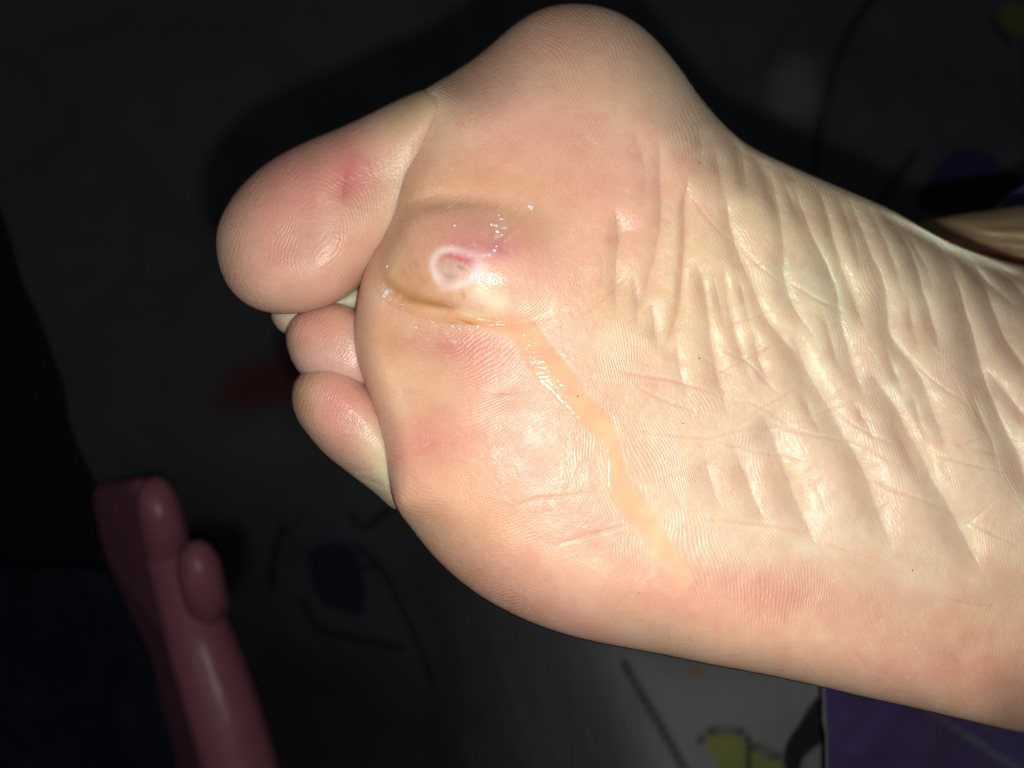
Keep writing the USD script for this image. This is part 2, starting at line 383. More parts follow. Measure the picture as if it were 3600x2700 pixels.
def height_T4(P):
    d, w, h = T4.rims(P)
    z = -8.5 + rimdrop(d, w, h) - 3.5 * smooth01((P[:, 1] - 1520) / 300)
    for l, dp in [(curve(c6((520, 1245), (620, 1255), (690, 1240))), .3), (curve(c6((560, 1275), (660, 1310), (760, 1350))), .4), (curve(c6((470, 1040), (540, 1055), (600, 1050))), .1), (curve(c6((620, 1330), (700, 1390))), .25)]:
        i, sd, t = sdist(P, l, 60)
        z[i] -= dp * np.exp(-(sd / 8) ** 2) * np.sin(np.pi * t)
    return z + fbm2(P, 60, 15, 2) * .12
def height_A(P):
    d, w, h = ANK.rims(P)
    z = -74.0 + rimdrop(d, w, h) + fbm2(P, 160, 16, 3) * 1.0
    for l, dp in [(curve(A((2010, 474), (2090, 500), (2150, 516), (2300, 524))), 2.2), (curve(A((1990, 474), (2080, 488), (2180, 492), (2300, 470))), .9), (curve(A((2060, 500), (2130, 530), (2260, 545))), 2.0), (curve(A((2080, 520), (2140, 560), (2260, 590))), 2.0)]:
        i, sd, t = sdist(P, l, 60)
        z[i] -= dp * np.exp(-(sd / 16) ** 2) * np.sin(np.pi * t)
    return z

# ---------------------------------------------------------------- skin colour (pigment, blood and stains), gloss and ridge lines
def blob(P, col, u, v, ru, rv, c, s, rot=0, pw=2):
    du, dv = P[:, 0] / S - u, P[:, 1] / S - v
    a = math.radians(rot)
    x, y = du * math.cos(a) + dv * math.sin(a), -du * math.sin(a) + dv * math.cos(a)
    k = s * np.exp(-((x / ru) ** 2 + (y / rv) ** 2) ** (pw / 2))
    col += (lin(c) - col) * k[:, None]
def stroke(P, col, line, w, c, s, pw=2, soft=True):
    i, sd, t = sdist(P, line, 4 * w)
    k = s * np.exp(-(np.abs(sd) / w) ** pw)
    if soft: k = k * np.sin(np.pi * np.clip(t, .02, .98)) ** .4
    col[i] += (lin(c) - col[i]) * k[:, None]

SKIN, PALE, PINK, YEL = (228, 184, 156), (229, 206, 172), (216, 150, 134), (228, 210, 172)
def look_M(P):
    n = len(P)
    Q = P + np.column_stack([fbm2(P, 150, 21, 3), fbm2(P, 150, 22, 3)]) * 55
    col = np.tile(lin(SKIN), (n, 1))
    arch = smooth01((Q[:, 0] / S - 1230) / 240) * smooth01((1330 - Q[:, 1] / S + .10 * (Q[:, 0] / S - 1500)) / 160)
    col += (lin((232, 208, 182)) - col) * (arch * .9)[:, None]
    for b in [(1750, 480, 330, 220, YEL, .55), (1480, 640, 200, 260, (232, 196, 158), .5), (1900, 1350, 500, 120, (228, 184, 154), .6, 10), (2050, 1420, 150, 70, (220, 170, 144), .5),
              (1700, 1285, 150, 50, (222, 160, 140), .5, 10), (1500, 1290, 200, 60, (226, 160, 142), .5), (1200, 1330, 140, 30, (222, 156, 142), .5, 20), (2000, 1450, 200, 50, (220, 160, 142), .45, 8), (1260, 1130, 120, 70, (232, 168, 152), .4), (1380, 330, 90, 120, (226, 160, 146), .4), (1180, 240, 100, 50, (224, 160, 148), .5), (1100, 330, 80, 60, (222, 162, 140), .4), (900, 980, 60, 100, (220, 156, 138), .4), (980, 742, 95, 42, (205, 124, 122), .75, 8), (1110, 800, 110, 60, (228, 162, 146), .5),
              (935, 955, 140, 50, (222, 146, 134), .55), (900, 800, 110, 130, (213, 167, 130), .5), (850, 720, 70, 70, (200, 158, 122), .55), (1000, 1130, 160, 90, (226, 178, 142), .5), (1140, 940, 110, 130, (234, 178, 158), .5),
              (1060, 1230, 120, 50, (222, 160, 142), .45), (1170, 300, 230, 110, (233, 184, 164), .6), (1240, 105, 180, 60, (216, 168, 152), .6), (1330, 200, 130, 100, (226, 188, 156), .5),
              (1060, 190, 120, 70, (218, 176, 156), .6), (1300, 430, 160, 120, (230, 174, 154), .55), (950, 230, 60, 60, (214, 184, 148), .6), (1050, 400, 160, 50, (216, 164, 126), .6),
              (900, 430, 60, 60, (210, 164, 126), .6), (1420, 820, 30, 18, (222, 170, 158), .5), (1735, 590, 70, 60, (206, 200, 172), .5), (1800, 660, 60, 70, (222, 210, 176), .5), (1480, 390, 120, 100, (222, 168, 142), .4),
              (2150, 1250, 90, 120, (222, 186, 150), .5)]:
        blob(Q, col, *b)
    # the blister: amber fluid under a brownish roof
    r = blister_r(P)
    k = smooth01((1.15 - r) / .5) * .55
    col += (lin((212, 166, 142)) - col) * k[:, None]
    for b in [(872, 560, 40, 75, (196, 158, 118), .6), (905, 620, 60, 30, (190, 146, 98), .6, 15), (940, 590, 60, 50, (210, 152, 124), .5), (1010, 490, 110, 45, (210, 152, 132), .5), (1070, 528, 80, 36, (206, 138, 142), .65), (1085, 545, 34, 18, (188, 102, 124), .75), (1000, 530, 60, 18, (204, 134, 140), .5),
              (1130, 560, 70, 50, (222, 168, 152), .5), (1150, 480, 90, 50, (210, 166, 130), .5)]:
        blob(Q * .5 + P * .5, col, *b)
    stroke(P, col, curve(A((850, 470), (900, 448), (980, 438), (1060, 446))), 26, (192, 150, 112), .4)
    stroke(P, col, curve(cb((330, 700), (340, 850), (450, 960), (600, 1015), (780, 1040), (900, 1060))), 24, (182, 134, 82), .65)
    stroke(P, col, curve(cb((480, 1000), (620, 1020), (780, 1050), (900, 1075))), 11, (168, 112, 50), .8)
    stroke(P, col, curve(cb((420, 1010), (700, 1110), (1000, 1170), (1300, 1150))), 36, (214, 160, 116), .6)
    for x, y in [(480, 760), (520, 720), (560, 680), (600, 800)]:
        stroke(P, col, curve(cb((x, y), (x + 40, y + 90))), 8, (190, 128, 108), .35)
    # the torn spot in its middle
    W = P + np.column_stack([fbm2(P, 14, 31, 2), fbm2(P, 14, 32, 2)]) * 7
    blob(W, col, 976, 585, 40, 36, (206, 172, 160), .85, 0, 4)
    stroke(W, col, curve(cb((780, 665), (900, 645), (1010, 670))), 13, (188, 92, 108), .75)
    stroke(W, col, curve(cb((880, 675), (960, 690), (1030, 730))), 13, (196, 76, 98), .85)
    stroke(W, col, curve(cb((905, 740), (960, 765))), 9, (170, 120, 112), .8)
    stroke(W, col, curve(cb((835, 720), (850, 745))), 9, (182, 160, 148), .7)
    stroke(W, col, curve(cb((790, 690), (780, 740))), 9, (196, 150, 132), .5)
    stroke(W, col, curve(cb((790, 800), (830, 820), (880, 825))), 9, (180, 146, 136), .55)
    stroke(W, col, curve(cb((1010, 700), (1045, 790), (1020, 850))), 12, (206, 130, 148), .6)
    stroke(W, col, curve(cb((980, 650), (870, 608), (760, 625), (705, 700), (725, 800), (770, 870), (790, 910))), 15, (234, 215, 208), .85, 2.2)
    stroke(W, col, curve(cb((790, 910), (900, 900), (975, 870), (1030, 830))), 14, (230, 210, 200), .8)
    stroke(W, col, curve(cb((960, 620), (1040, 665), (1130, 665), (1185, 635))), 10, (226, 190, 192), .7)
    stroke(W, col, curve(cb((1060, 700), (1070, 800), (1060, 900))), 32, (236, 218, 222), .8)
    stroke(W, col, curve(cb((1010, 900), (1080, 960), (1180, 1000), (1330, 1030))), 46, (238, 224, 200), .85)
    stroke(W, col, curve(cb((930, 940), (965, 1000))), 9, (202, 142, 86), .8)
    stroke(P, col, curve(cb((920, 1090), (1060, 1110), (1220, 1105))), 18, (222, 200, 164), .7)
    blob(P, col, 1140, 600, 60, 40, (232, 192, 172), .5)
    for i in range(5):
        x = 880 + i * 30
        stroke(P, col, curve(cb((x, 930), (x + 4, 1040))), 4, (226, 190, 160), .4)
    # flaky rim, whitish fine scale at the outer edge and beside the big-toe joint
    dry = np.clip(fbm2(P, 16, 41, 3) * 2.2 - .15, 0, 1)
    for (u, v, ru, rv, rot, s) in [(1070, 1300, 120, 16, 25, .5), (1120, 85, 120, 26, -32, .35), (1085, 505, 26, 30, 0, .7), (845, 640, 22, 14, 20, .7), (1010, 735, 60, 14, 0, .5), (1200, 690, 30, 40, 0, .4)]:
        c2 = col.copy()
        blob(P, c2, u, v, ru, rv, (238, 228, 220), s, rot)
        col += (c2 - col) * dry[:, None]
    speck = smooth01((fbm2(P, 7, 43, 2) - .42) / .25) * .3 * smooth01(fbm2(P, 120, 44, 2) + .6)  # pale dry specks, with tiny glints of the scale painted in as colour
    col += (lin((244, 226, 208)) - col) * (speck * (1 - fluid_mask(P, 8)))[:, None]
    mott = fbm2(P, 60, 25, 3)[:, None]
    mott2 = fbm2(P, 170, 26, 2)[:, None]
    col *= 1 + mott * np.array([.05, .15, .15]) + mott2 * np.array([.03, .10, .12])
    fl = fluid_mask(P, 6)
    gloss = .40 + .07 * fbm2(P, 80, 51, 2)
    gloss += .25 * fl
    gloss -= .26 * np.exp(-(np.hypot((P[:, 0] / S - 1075) / 75, (P[:, 1] / S - 640) / 45)) ** 2)
    gloss -= .05 * np.exp(-(np.hypot((P[:, 0] / S - 1190) / 130, (P[:, 1] / S - 960) / 150)) ** 2)
    # ridge lines
    X, Y = P[:, 0], P[:, 1]
    warp = fbm2(P, 330, 61, 2) * 120 + fbm2(P, 80, 63, 2) * 9 + fbm2(P, 24, 64, 2) * 2
    ph1 = np.hypot(X - 1380, (Y - 700) * 1.05) + warp
    ph2 = X * .95 - Y * .28 + warp
    t = smooth01((X - 1850) / 260 + (Y - 1650) / 900)
    phase = np.where(t > .5, ph2, ph1) * (2 * np.pi / 12.0)
    amp = np.abs(t - .5) * 2
    amp = smooth01(amp * 3) * (1 - fl) * np.clip(fbm2(P, 110, 62, 3) * 2.4 + .45, 0, 1) * (1 - .85 * smooth01((1.0 - r) / .2))
    for u, v, ru, rv, rot in [(1190, 110, 150, 70, -20), (1080, 1290, 130, 40, 28), (900, 720, 90, 60, 0), (1600, 1210, 220, 60, 12), (1180, 860, 120, 70, 0)]:
        a = math.radians(rot)
        du, dv = P[:, 0] / S - u, P[:, 1] / S - v
        amp += .75 * (1 - fl) * np.exp(-((du * math.cos(a) + dv * math.sin(a)) / ru) ** 2 - ((dv * math.cos(a) - du * math.sin(a)) / rv) ** 2)
    return col, phase, amp, np.clip(gloss, .1, .8)

def look_toe(P, kind):
    n = len(P)
    Q = P + np.column_stack([fbm2(P, 110, 71, 3), fbm2(P, 110, 72, 3)]) * 40
    col = np.tile(lin((224, 180, 158)), (n, 1))
    if kind == 1:
        bl = [(640, 400, 140, 110, (214, 146, 134), .75), (760, 360, 60, 60, (208, 130, 122), .6), (765, 385, 34, 50, (204, 116, 112), .65, 14), (855, 350, 34, 150, (224, 196, 160), .6, 12), (800, 500, 70, 90, (222, 184, 150), .5), (900, 235, 70, 50, (208, 184, 146), .8), (600, 540, 80, 80, (216, 154, 138), .5), (500, 560, 60, 90, (214, 172, 148), .5)]
        core, per = (1065, 930), 12.5
    elif kind == 3:
        bl = [(700, 730, 70, 60, (216, 158, 144), .7), (690, 780, 90, 30, (216, 176, 164), .6)]
        core, per = (1150, 1215), 12
    elif kind == 4:
        bl = [(735, 880, 60, 70, (218, 148, 138), .8), (750, 950, 60, 40, (214, 148, 138), .6), (820, 1010, 30, 90, (226, 208, 172), .9, -20), (800, 1050, 60, 30, (222, 204, 170), .7, 35), (645, 860, 26, 50, (196, 162, 124), .8), (690, 950, 40, 40, (214, 172, 148), .5)]
        core, per = (1200, 1440), 12
    elif kind == 2:
        bl = [(770, 650, 60, 40, (188, 178, 152), .9), (600, 700, 40, 40, (214, 182, 158), .8)]
        core, per = (1100, 1100), 12
    else:
        bl = [(2150, 500, 400, 300, (178, 152, 114), .95)]
        core, per = (3400, 0), 14
    for b in bl: blob(Q, col, *b)
    if kind == 1:
        stroke(P, col, curve(ca((950, 1300), (955, 1150), (1000, 1020))), 22, (200, 110, 106), .4)
    col *= .87
    col *= 1 + fbm2(P, 60, 25 + kind, 3)[:, None] * np.array([.04, .13, .13])
    X, Y = P[:, 0] - core[0], P[:, 1] - core[1]
    phase = (np.hypot(X * .95 + .25 * Y, np.where(Y > 0, Y * .9, Y * .45)) + fbm2(P, 200, 81 + kind, 2) * 70 + fbm2(P, 60, 84, 2) * 8 + fbm2(P, 20, 85, 2) * 2) * (2 * np.pi / per)
    amp = np.full(n, .9 if kind in (1, 3, 4) else 0.) * np.clip(fbm2(P, 90, 82, 3) * 2.4 + .4, 0, 1)
    gloss = np.full(n, {1: .42, 3: .33, 4: .36}.get(kind, .5))
    return col, phase, amp, gloss

# ---------------------------------------------------------------- building the closed bodies and joining them
def cross2(P, t):
    a, b = P[t[:, 1]] - P[t[:, 0]], P[t[:, 2]] - P[t[:, 0]]
    return a[:, 0] * b[:, 1] - a[:, 1] * b[:, 0]
def triangles_in(P, nrim, poly):
    tri = Delaunay(P).simplices
    c = P[tri].mean(1)
    a = np.abs(cross2(P, tri)) / 2
    return tri[contains_xy(poly.buffer(-.02), c[:, 0], c[:, 1]) & ~((tri < nrim).all(1) & (a < .3))]

def solid(layer, height, look, back, spacing=4.0, window=(-1e9, 3680)):
    rim = layer.rim[:, :2]
    lo, hi = rim.min(0), rim.max(0)
    gu = np.arange(lo[0], min(hi[0], window[1]), spacing)
    gv = np.arange(lo[1], hi[1], spacing * .866)
    U, V = np.meshgrid(gu, gv)
    U = U + (np.arange(len(gv)) % 2)[:, None] * spacing / 2
    pts = np.column_stack([U.ravel(), V.ravel()])
    if hi[0] > window[1]:
        U, V = np.meshgrid(np.arange(window[1] + 10, hi[0], 34), np.arange(lo[1], hi[1], 30))
        pts = np.vstack([pts, np.column_stack([U.ravel(), V.ravel()])])
    inside = contains_xy(layer.poly, pts[:, 0], pts[:, 1])
    pts = pts[inside]
    d = layer.tree.query(pts)[0]
    pts = pts[d > 3.0]
    nb = len(rim)
    P = np.vstack([rim, pts])
    tri = triangles_in(P, nb, layer.poly)
    ar = cross2(P, tri)
    tri[ar > 0] = tri[ar > 0][:, ::-1]        # v runs downwards: make them face up
    z = height(P)
    front = place(P[:, 0], P[:, 1], z)
    col, ph, am, gl = look(P)
    props = np.column_stack([col, ph, am, gl])
    # back of the body
    U, V = np.meshgrid(np.arange(lo[0], hi[0], 26), np.arange(lo[1], hi[1], 26))
    bp = np.column_stack([U.ravel(), V.ravel()])
    bp = bp[contains_xy(layer.poly, bp[:, 0], bp[:, 1])]
    bd, bk = layer.tree.query(bp)
    bp, bd, bk = bp[bd > 14], bd[bd > 14], bk[bd > 14]
    B = np.vstack([rim, bp])
    bt = triangles_in(B, nb, layer.poly)
    ar = cross2(B, bt)
    bt[ar < 0] = bt[ar < 0][:, ::-1]
    rz = z[:nb]
    ds, _, _ = layer.rims(bp)
    wgt = 1 / (np.linalg.norm(bp[:, None] - rim[None, ::12], axis=2) ** 2 + 1)
    zr = (wgt * rz[None, ::12]).sum(1) / wgt.sum(1)
    bw, bh = back
    t = np.clip(1 - ds / bw, 0, 1)
    bz = zr - bh * np.sqrt(np.maximum(1 - t ** 2, 0))
    s = (D - zr) / D
    bpos = np.column_stack([(bp[:, 0] - 1800) * K * s, (1350 - bp[:, 1]) * K * s, bz])
    bprops = np.zeros((len(bp), 6)); bprops[:, :3] = lin((214, 168, 140)); bprops[:, 5] = .5
    idx = np.r_[np.arange(nb), np.arange(len(P), len(P) + len(bp))]
    v = np.vstack([front, bpos]); pr = np.vstack([props, bprops])
    f = np.vstack([tri, idx[bt]])
    mm = m3.Manifold(m3.Mesh(np.column_stack([v, pr]).astype(np.float32), f.astype(np.uint32)))
    assert mm.status() == m3.Error.NoError, (mm.status(), len(v))
    return mm

body = solid(M, height_M, look_M, (420, 34))
toes = [solid(T1, height_T1, lambda P: look_toe(P, 1), (200, 12)), solid(T2, height_T2, lambda P: look_toe(P, 2), (90, 8)),
        solid(T3, height_T3, lambda P: look_toe(P, 3), (120, 9)), solid(T4, height_T4, lambda P: look_toe(P, 4), (120, 9)),
        solid(ANK, height_A, lambda P: look_toe(P, 5), (300, 40), 8)]
def ball(x, y, z, r):
    return m3.Manifold.sphere(r, 40).translate([x, y, z])
leg = m3.Manifold.batch_hull([ball(215, 20, -75, 34), ball(300, 40, -150, 38)]) + m3.Manifold.batch_hull([ball(300, 40, -150, 38), ball(430, 70, -330, 55)])
lm = leg.to_mesh()
lv = np.asarray(lm.vert_properties)[:, :3]
lp = np.zeros((len(lv), 6)); lp[:, :3] = lin((212, 168, 138)); lp[:, 5] = .5
leg = m3.Manifold(m3.Mesh(np.ascontiguousarray(np.column_stack([lv, lp]).astype(np.float32)), np.asarray(lm.tri_verts).astype(np.uint32), np.asarray(lm.merge_from_vert, np.uint32), np.asarray(lm.merge_to_vert, np.uint32)))
for t in toes + [leg]:
    body = body + t
bm = body.to_mesh()
vp = np.asarray(bm.vert_properties)
bv, bf, bprop = vp[:, :3] / 1000.0, np.asarray(bm.tri_verts), vp[:, 3:]
print('body', len(bv), len(bf))

skin = mat('skin', {
    'col': ('attribute', {'attribute': 'skin_color'}), 'ph': ('attribute', {'attribute': 'ridge_phase'}), 'am': ('attribute', {'attribute': 'ridge_depth'}), 'gl': ('attribute', {'attribute': 'skin_gloss'}),
    'sin': ('math', {'math_type': 'sine'}), 'mul': ('math', {'math_type': 'multiply'}),
    'geo': ('geometry', {}), 'n1': ('noise_texture', {'scale': 2600.0, 'detail': 2.0}), 'n2': ('noise_texture', {'scale': 900.0, 'detail': 3.0, 'roughness': .6}),
    'b1': ('bump', {'strength': 1.0, 'distance': 0.000018}), 'b2': ('bump', {'strength': 1.0, 'distance': 0.00007}), 'b3': ('bump', {'strength': 1.0, 'distance': 0.00011}),
    'p': ('principled_bsdf', {'subsurface_method': 'random_walk', 'subsurface_weight': 1.0, 'subsurface_scale': 0.0005, 'subsurface_radius': (1.0, .42, .25), 'specular_ior_level': .55, 'ior': 1.45}),
}, [('col.color', 'p.base_color'), ('gl.fac', 'p.roughness'), ('ph.fac', 'sin.value1'), ('sin.value', 'mul.value1'), ('am.fac', 'mul.value2'), ('mul.value', 'b1.height'),
    ('geo.position', 'n1.vector'), ('geo.position', 'n2.vector'), ('n1.fac', 'b2.height'), ('n2.fac', 'b3.height'), ('b1.normal', 'b2.normal'), ('b2.normal', 'b3.normal'), ('b3.normal', 'p.normal')], 'p.BSDF')

person = thing('person', 'bare foot held up sole to the camera, a blister leaking on its ball', 'person')
bodym = obj('foot', (bv, bf), skin, person, True)
primvar(bodym, 'skin_color', bprop[:, :3]); primvar(bodym, 'ridge_phase', bprop[:, 3]); primvar(bodym, 'ridge_depth', bprop[:, 4]); primvar(bodym, 'skin_gloss', bprop[:, 5])

# ---------------------------------------------------------------- the fluid streak: a thin clear amber film
film = Layer(np.column_stack([FLUID, np.zeros(len(FLUID)), np.zeros(len(FLUID))]))
wet = mat('amber_fluid', {'geo': ('geometry', {}), 'n': ('noise_texture', {'scale': 1700.0, 'detail': 2.0}), 'b': ('bump', {'strength': 1.0, 'distance': .00006}), 'tint': ('attribute', {'attribute': 'film_tint'}), 't': ('transparent_bsdf', {}), 'g': ('glossy_bsdf', {'roughness': .14, 'color': (1, 1, 1)}), 'f': ('fresnel', {'IOR': 1.36}), 'm': ('mix_closure', {})},
          [('tint.color', 't.color'), ('geo.position', 'n.vector'), ('n.fac', 'b.height'), ('b.normal', 'g.normal'), ('f.fac', 'm.fac'), ('t.BSDF', 'm.closure1'), ('g.BSDF', 'm.closure2')], 'm.closure')
def film_mesh():
    rim = resample(film.rim[:, :2], 5, True)
    rim = rim + np.column_stack([fbm2(rim, 18, 91, 2), fbm2(rim, 18, 92, 2)]) * 7
    poly = Polygon(rim).buffer(0)
    lo, hi = rim.min(0), rim.max(0)
    U, V = np.meshgrid(np.arange(lo[0], hi[0], 5), np.arange(lo[1], hi[1], 5))
    p = np.column_stack([U.ravel(), V.ravel()])
    p = p[contains_xy(poly, p[:, 0], p[:, 1])]
    d = cKDTree(resample(rim, 1, True)).query(p)[0]
    p, d = p[d > 3], d[d > 3]
    P = np.vstack([rim, p]); dd = np.r_[np.zeros(len(rim)), d]
    tri = Delaunay(P).simplices
    c = P[tri].mean(1)
    tri = tri[contains_xy(poly, c[:, 0], c[:, 1])]
    ar = cross2(P, tri)
    tri[ar > 0] = tri[ar > 0][:, ::-1]
    zs = height_M(P, True)
    end = 1 - .75 * smooth01((P[:, 1] / S - 1150) / 120)
    th = -.06 + (.32 * np.sqrt(1 - (1 - np.clip(dd / 18, 0, 1)) ** 2) + .05 * smooth01(dd / 60) + .02 * fbm2(P, 70, 93, 2) * smooth01(dd / 30)) * (.4 + .6 * end)
    deep = np.clip((th + .03) / .36, 0, 1.4)[:, None] * (.35 + .65 * end[:, None])
    tint = np.array([.962, .924, .866]) ** deep
    return place(P[:, 0], P[:, 1], zs + th) / 1000, tri, tint
fv, ff, ftint = film_mesh()
fo = obj('fluid_streak', (fv, ff), wet, smooth=True)
primvar(fo, 'film_tint', ftint)
tag(fo.GetPrim(), 'wet amber streak of fluid running from the blister down across the ball of the foot', 'fluid')

# ---------------------------------------------------------------- bedspread, floor and cloths behind
BEDZ = -0.60
def bed_z(x, y):
    lap = 1 / (1 + np.exp(-(x + .012 + .10 * (y + .12)) / .022)) * 1 / (1 + np.exp((y + .035) / .022))
    fold = .009 * np.sin((x * .8 + y * .6) * 95 + 2 * np.sin(y * 20)) * smooth01((x + .1) / .2) * smooth01(-y / .08)
    fold = fold + .010 * np.exp(-(((x + .02) * .85 + (y + .14) * .52) / .012) ** 2) * smooth01((-y) / .05)
    n = meshkit.fbm(np.stack([x * 9, y * 9, 0 * x], -1), 3, 3)
    z = BEDZ + .44 * lap + fold + (n - .5) * .05
    edge = -.428 + (.06 - y) * .34
    return z - .55 * smooth01((edge - x) / .06 + .3)
gx, gy = np.meshgrid(np.r_[np.arange(-.47, -.10, .0028), np.arange(-.10, .12, .0009), np.arange(.12, .62, .0028)], np.arange(-.42, .46, .0028), indexing='ij')
bx, by = gx.ravel(), gy.ravel()
bzz = bed_z(bx, by)
uv = np.column_stack([1800 + bx * 1000 / K * D / (D - bzz * 1000), 1350 - by * 1000 / K * D / (D - bzz * 1000)])
ni, nj = gx.shape
I = np.arange(ni * nj).reshape(ni, nj)
bedf = np.vstack([np.column_stack([I[:-1, :-1].ravel(), I[1:, :-1].ravel(), I[1:, 1:].ravel()]), np.column_stack([I[:-1, :-1].ravel(), I[1:, 1:].ravel(), I[:-1, 1:].ravel()])])
bcol = np.tile(lin((85, 87, 90)), (len(bx), 1))
def fill(poly, c, soft=5):
    poly = chaikin(poly, 2)
    d = cKDTree(resample(poly, 4, True)).query(uv)[0]
    k = smooth01(np.where(contains_xy(Polygon(poly).buffer(0), uv[:, 0], uv[:, 1]), d, -d) / soft * .5 + .5)
    bcol[:] += (lin(c) - bcol) * k[:, None]
def line(pts, w, c=(40, 40, 50), s=.8):
    stroke(uv, bcol, curve(pts, 8), w, c, s, 2, False)
fill(c8((560, 300), (900, 380), (1300, 420), (2300, 400), (2300, 1000), (900, 1000), (760, 640)), (122, 124, 124), 120)  # lap area painted lighter: flash brightness put into the cloth colour
DK, OLIVE, NAVY = (34, 34, 44), (124, 128, 70), (36, 38, 62)
fill(cq((200, 900), (620, 880), (900, 930), (1180, 990), (1370, 1200), (1520, 1420), (1700, 1800), (100, 1800), (60, 1200)), (66, 68, 65), 160)
fill(A((450, 870), (510, 780), (590, 760), (680, 780), (680, 880), (560, 915)), (96, 58, 56), 70)
fill(A((520, 905), (640, 890), (680, 960), (600, 1020), (480, 980)), (92, 94, 95), 80)
fill(A((395, 1130), (540, 1120), (530, 1260), (480, 1300), (440, 1180)), (40, 40, 40), 50)
fill(cq((630, 370), (830, 335), (920, 400), (970, 560), (965, 810), (800, 725), (690, 690), (640, 480)), (50, 50, 76), 8)
line(cq((500, 240), (435, 400), (425, 600)), 15)
line(cq((600, 690), (690, 860), (900, 900), (1180, 960)), 15)
line(cq((890, 190), (960, 280), (1100, 150), (1200, 100)), 14)
line(cq((920, 360), (1080, 500), (1180, 720), (1290, 950), (1370, 1190)), 12)
line(cq((960, 490), (1040, 480)), 12)
line(cq((640, 420), (500, 300), (640, 120)), 12, (60, 60, 50), .6)
line(c8((800, 440), (850, 530), (930, 660), (1010, 804), (1060, 900)), 17, (30, 30, 44))
line(c8((290, 620), (370, 730), (460, 840)), 20)
line(c8((-60, 420), (60, 520), (160, 640)), 14, (64, 66, 60), .7)
fill(c8((1085, 720), (1110, 682), (1160, 672), (1215, 690), (1245, 745), (1330, 770), (1410, 830), (1450, 900), (1180, 900), (1130, 800)), OLIVE, 6)
line(c8((1060, 715), (1085, 690), (1120, 666), (1190, 664), (1230, 690), (1250, 730), (1320, 752), (1400, 800), (1440, 850)), 12)
line(c8((1238, 720), (1240, 860)), 12)
fill(c8((1470, 555), (1530, 520), (1560, 680), (1450, 745), (1420, 800), (1400, 900), (1365, 830), (1362, 720), (1420, 650)), (30, 30, 40), 6)
fill(c8((1010, 430), (1080, 440), (1090, 462), (1040, 470)), (150, 100, 50), 5)
line(ct((900, -60), (830, 30), (700, 220), (610, 450), (550, 700), (500, 900), (485, 1100)), 20)
line(ct((460, 60), (250, 240), (160, 450), (130, 620)), 14, (70, 72, 70), .7)
line(ct((1130, 1000), (1020, 1150), (920, 1290)), 18)
fill(ct((130, 600), (400, 300), (560, 700), (300, 800)), (120, 120, 118), 60)
fill(ct((1230, 1150), (1320, 1020), (1460, 960), (1600, 985), (1740, 1100), (1800, 1300), (1200, 1300)), (54, 60, 104), 14)
fill(ct((1190, 1160), (1500, 1150), (1830, 1080), (1860, 1400), (1100, 1400)), (34, 36, 44), 14)
fill(ct((1690, 60), (1760, 20), (1900, 40), (1900, 260), (1700, 180)), (112, 118, 56), 18)
fill(ct((1790, 300), (1900, 280), (1900, 1000), (1820, 960)), (70, 72, 76), 18)
line(ct((1640, 120), (1690, 220), (1760, 280)), 12)
cloth = mat('printed_cotton', {'col': ('attribute', {'attribute': 'print_and_light_color'}), 'geo': ('geometry', {}), 'n': ('noise_texture', {'scale': 420.0, 'detail': 3.0}), 'w': ('noise_texture', {'scale': 30.0, 'detail': 2.0}),
    'b': ('bump', {'strength': .8, 'distance': .0006}), 'b2': ('bump', {'strength': .8, 'distance': .006}), 'p': ('principled_bsdf', {'roughness': .9, 'specular_ior_level': .2, 'sheen_weight': .15})},
    [('col.color', 'p.base_color'), ('geo.position', 'n.vector'), ('geo.position', 'w.vector'), ('n.fac', 'b.height'), ('w.fac', 'b2.height'), ('b.normal', 'b2.normal'), ('b2.normal', 'p.normal')], 'p.BSDF')
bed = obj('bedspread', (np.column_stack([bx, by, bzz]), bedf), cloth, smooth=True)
primvar(bed, 'print_and_light_color', bcol)
tag(bed.GetPrim(), 'grey bedspread printed with dark outlines and yellow shapes, spread behind the foot', 'bedspread')

floor_mat = mat('dark_floor', {'geo': ('geometry', {}), 'n': ('noise_texture', {'scale': 14.0, 'detail': 4.0}), 'r': ('rgb_ramp', {'ramp': [(0, (.012, .011, .010)), (1, (.03, .026, .024))]}), 'p': ('principled_bsdf', {'roughness': .6})},
    [('geo.position', 'n.vector'), ('n.fac', 'r.fac'), ('r.color', 'p.base_color')], 'p.BSDF')
fl = trimesh.creation.box([5, 5, .05]); fl.apply_translation([0, 0, -1.30])
tag(obj('floor', fl, floor_mat).GetPrim(), kind='structure')

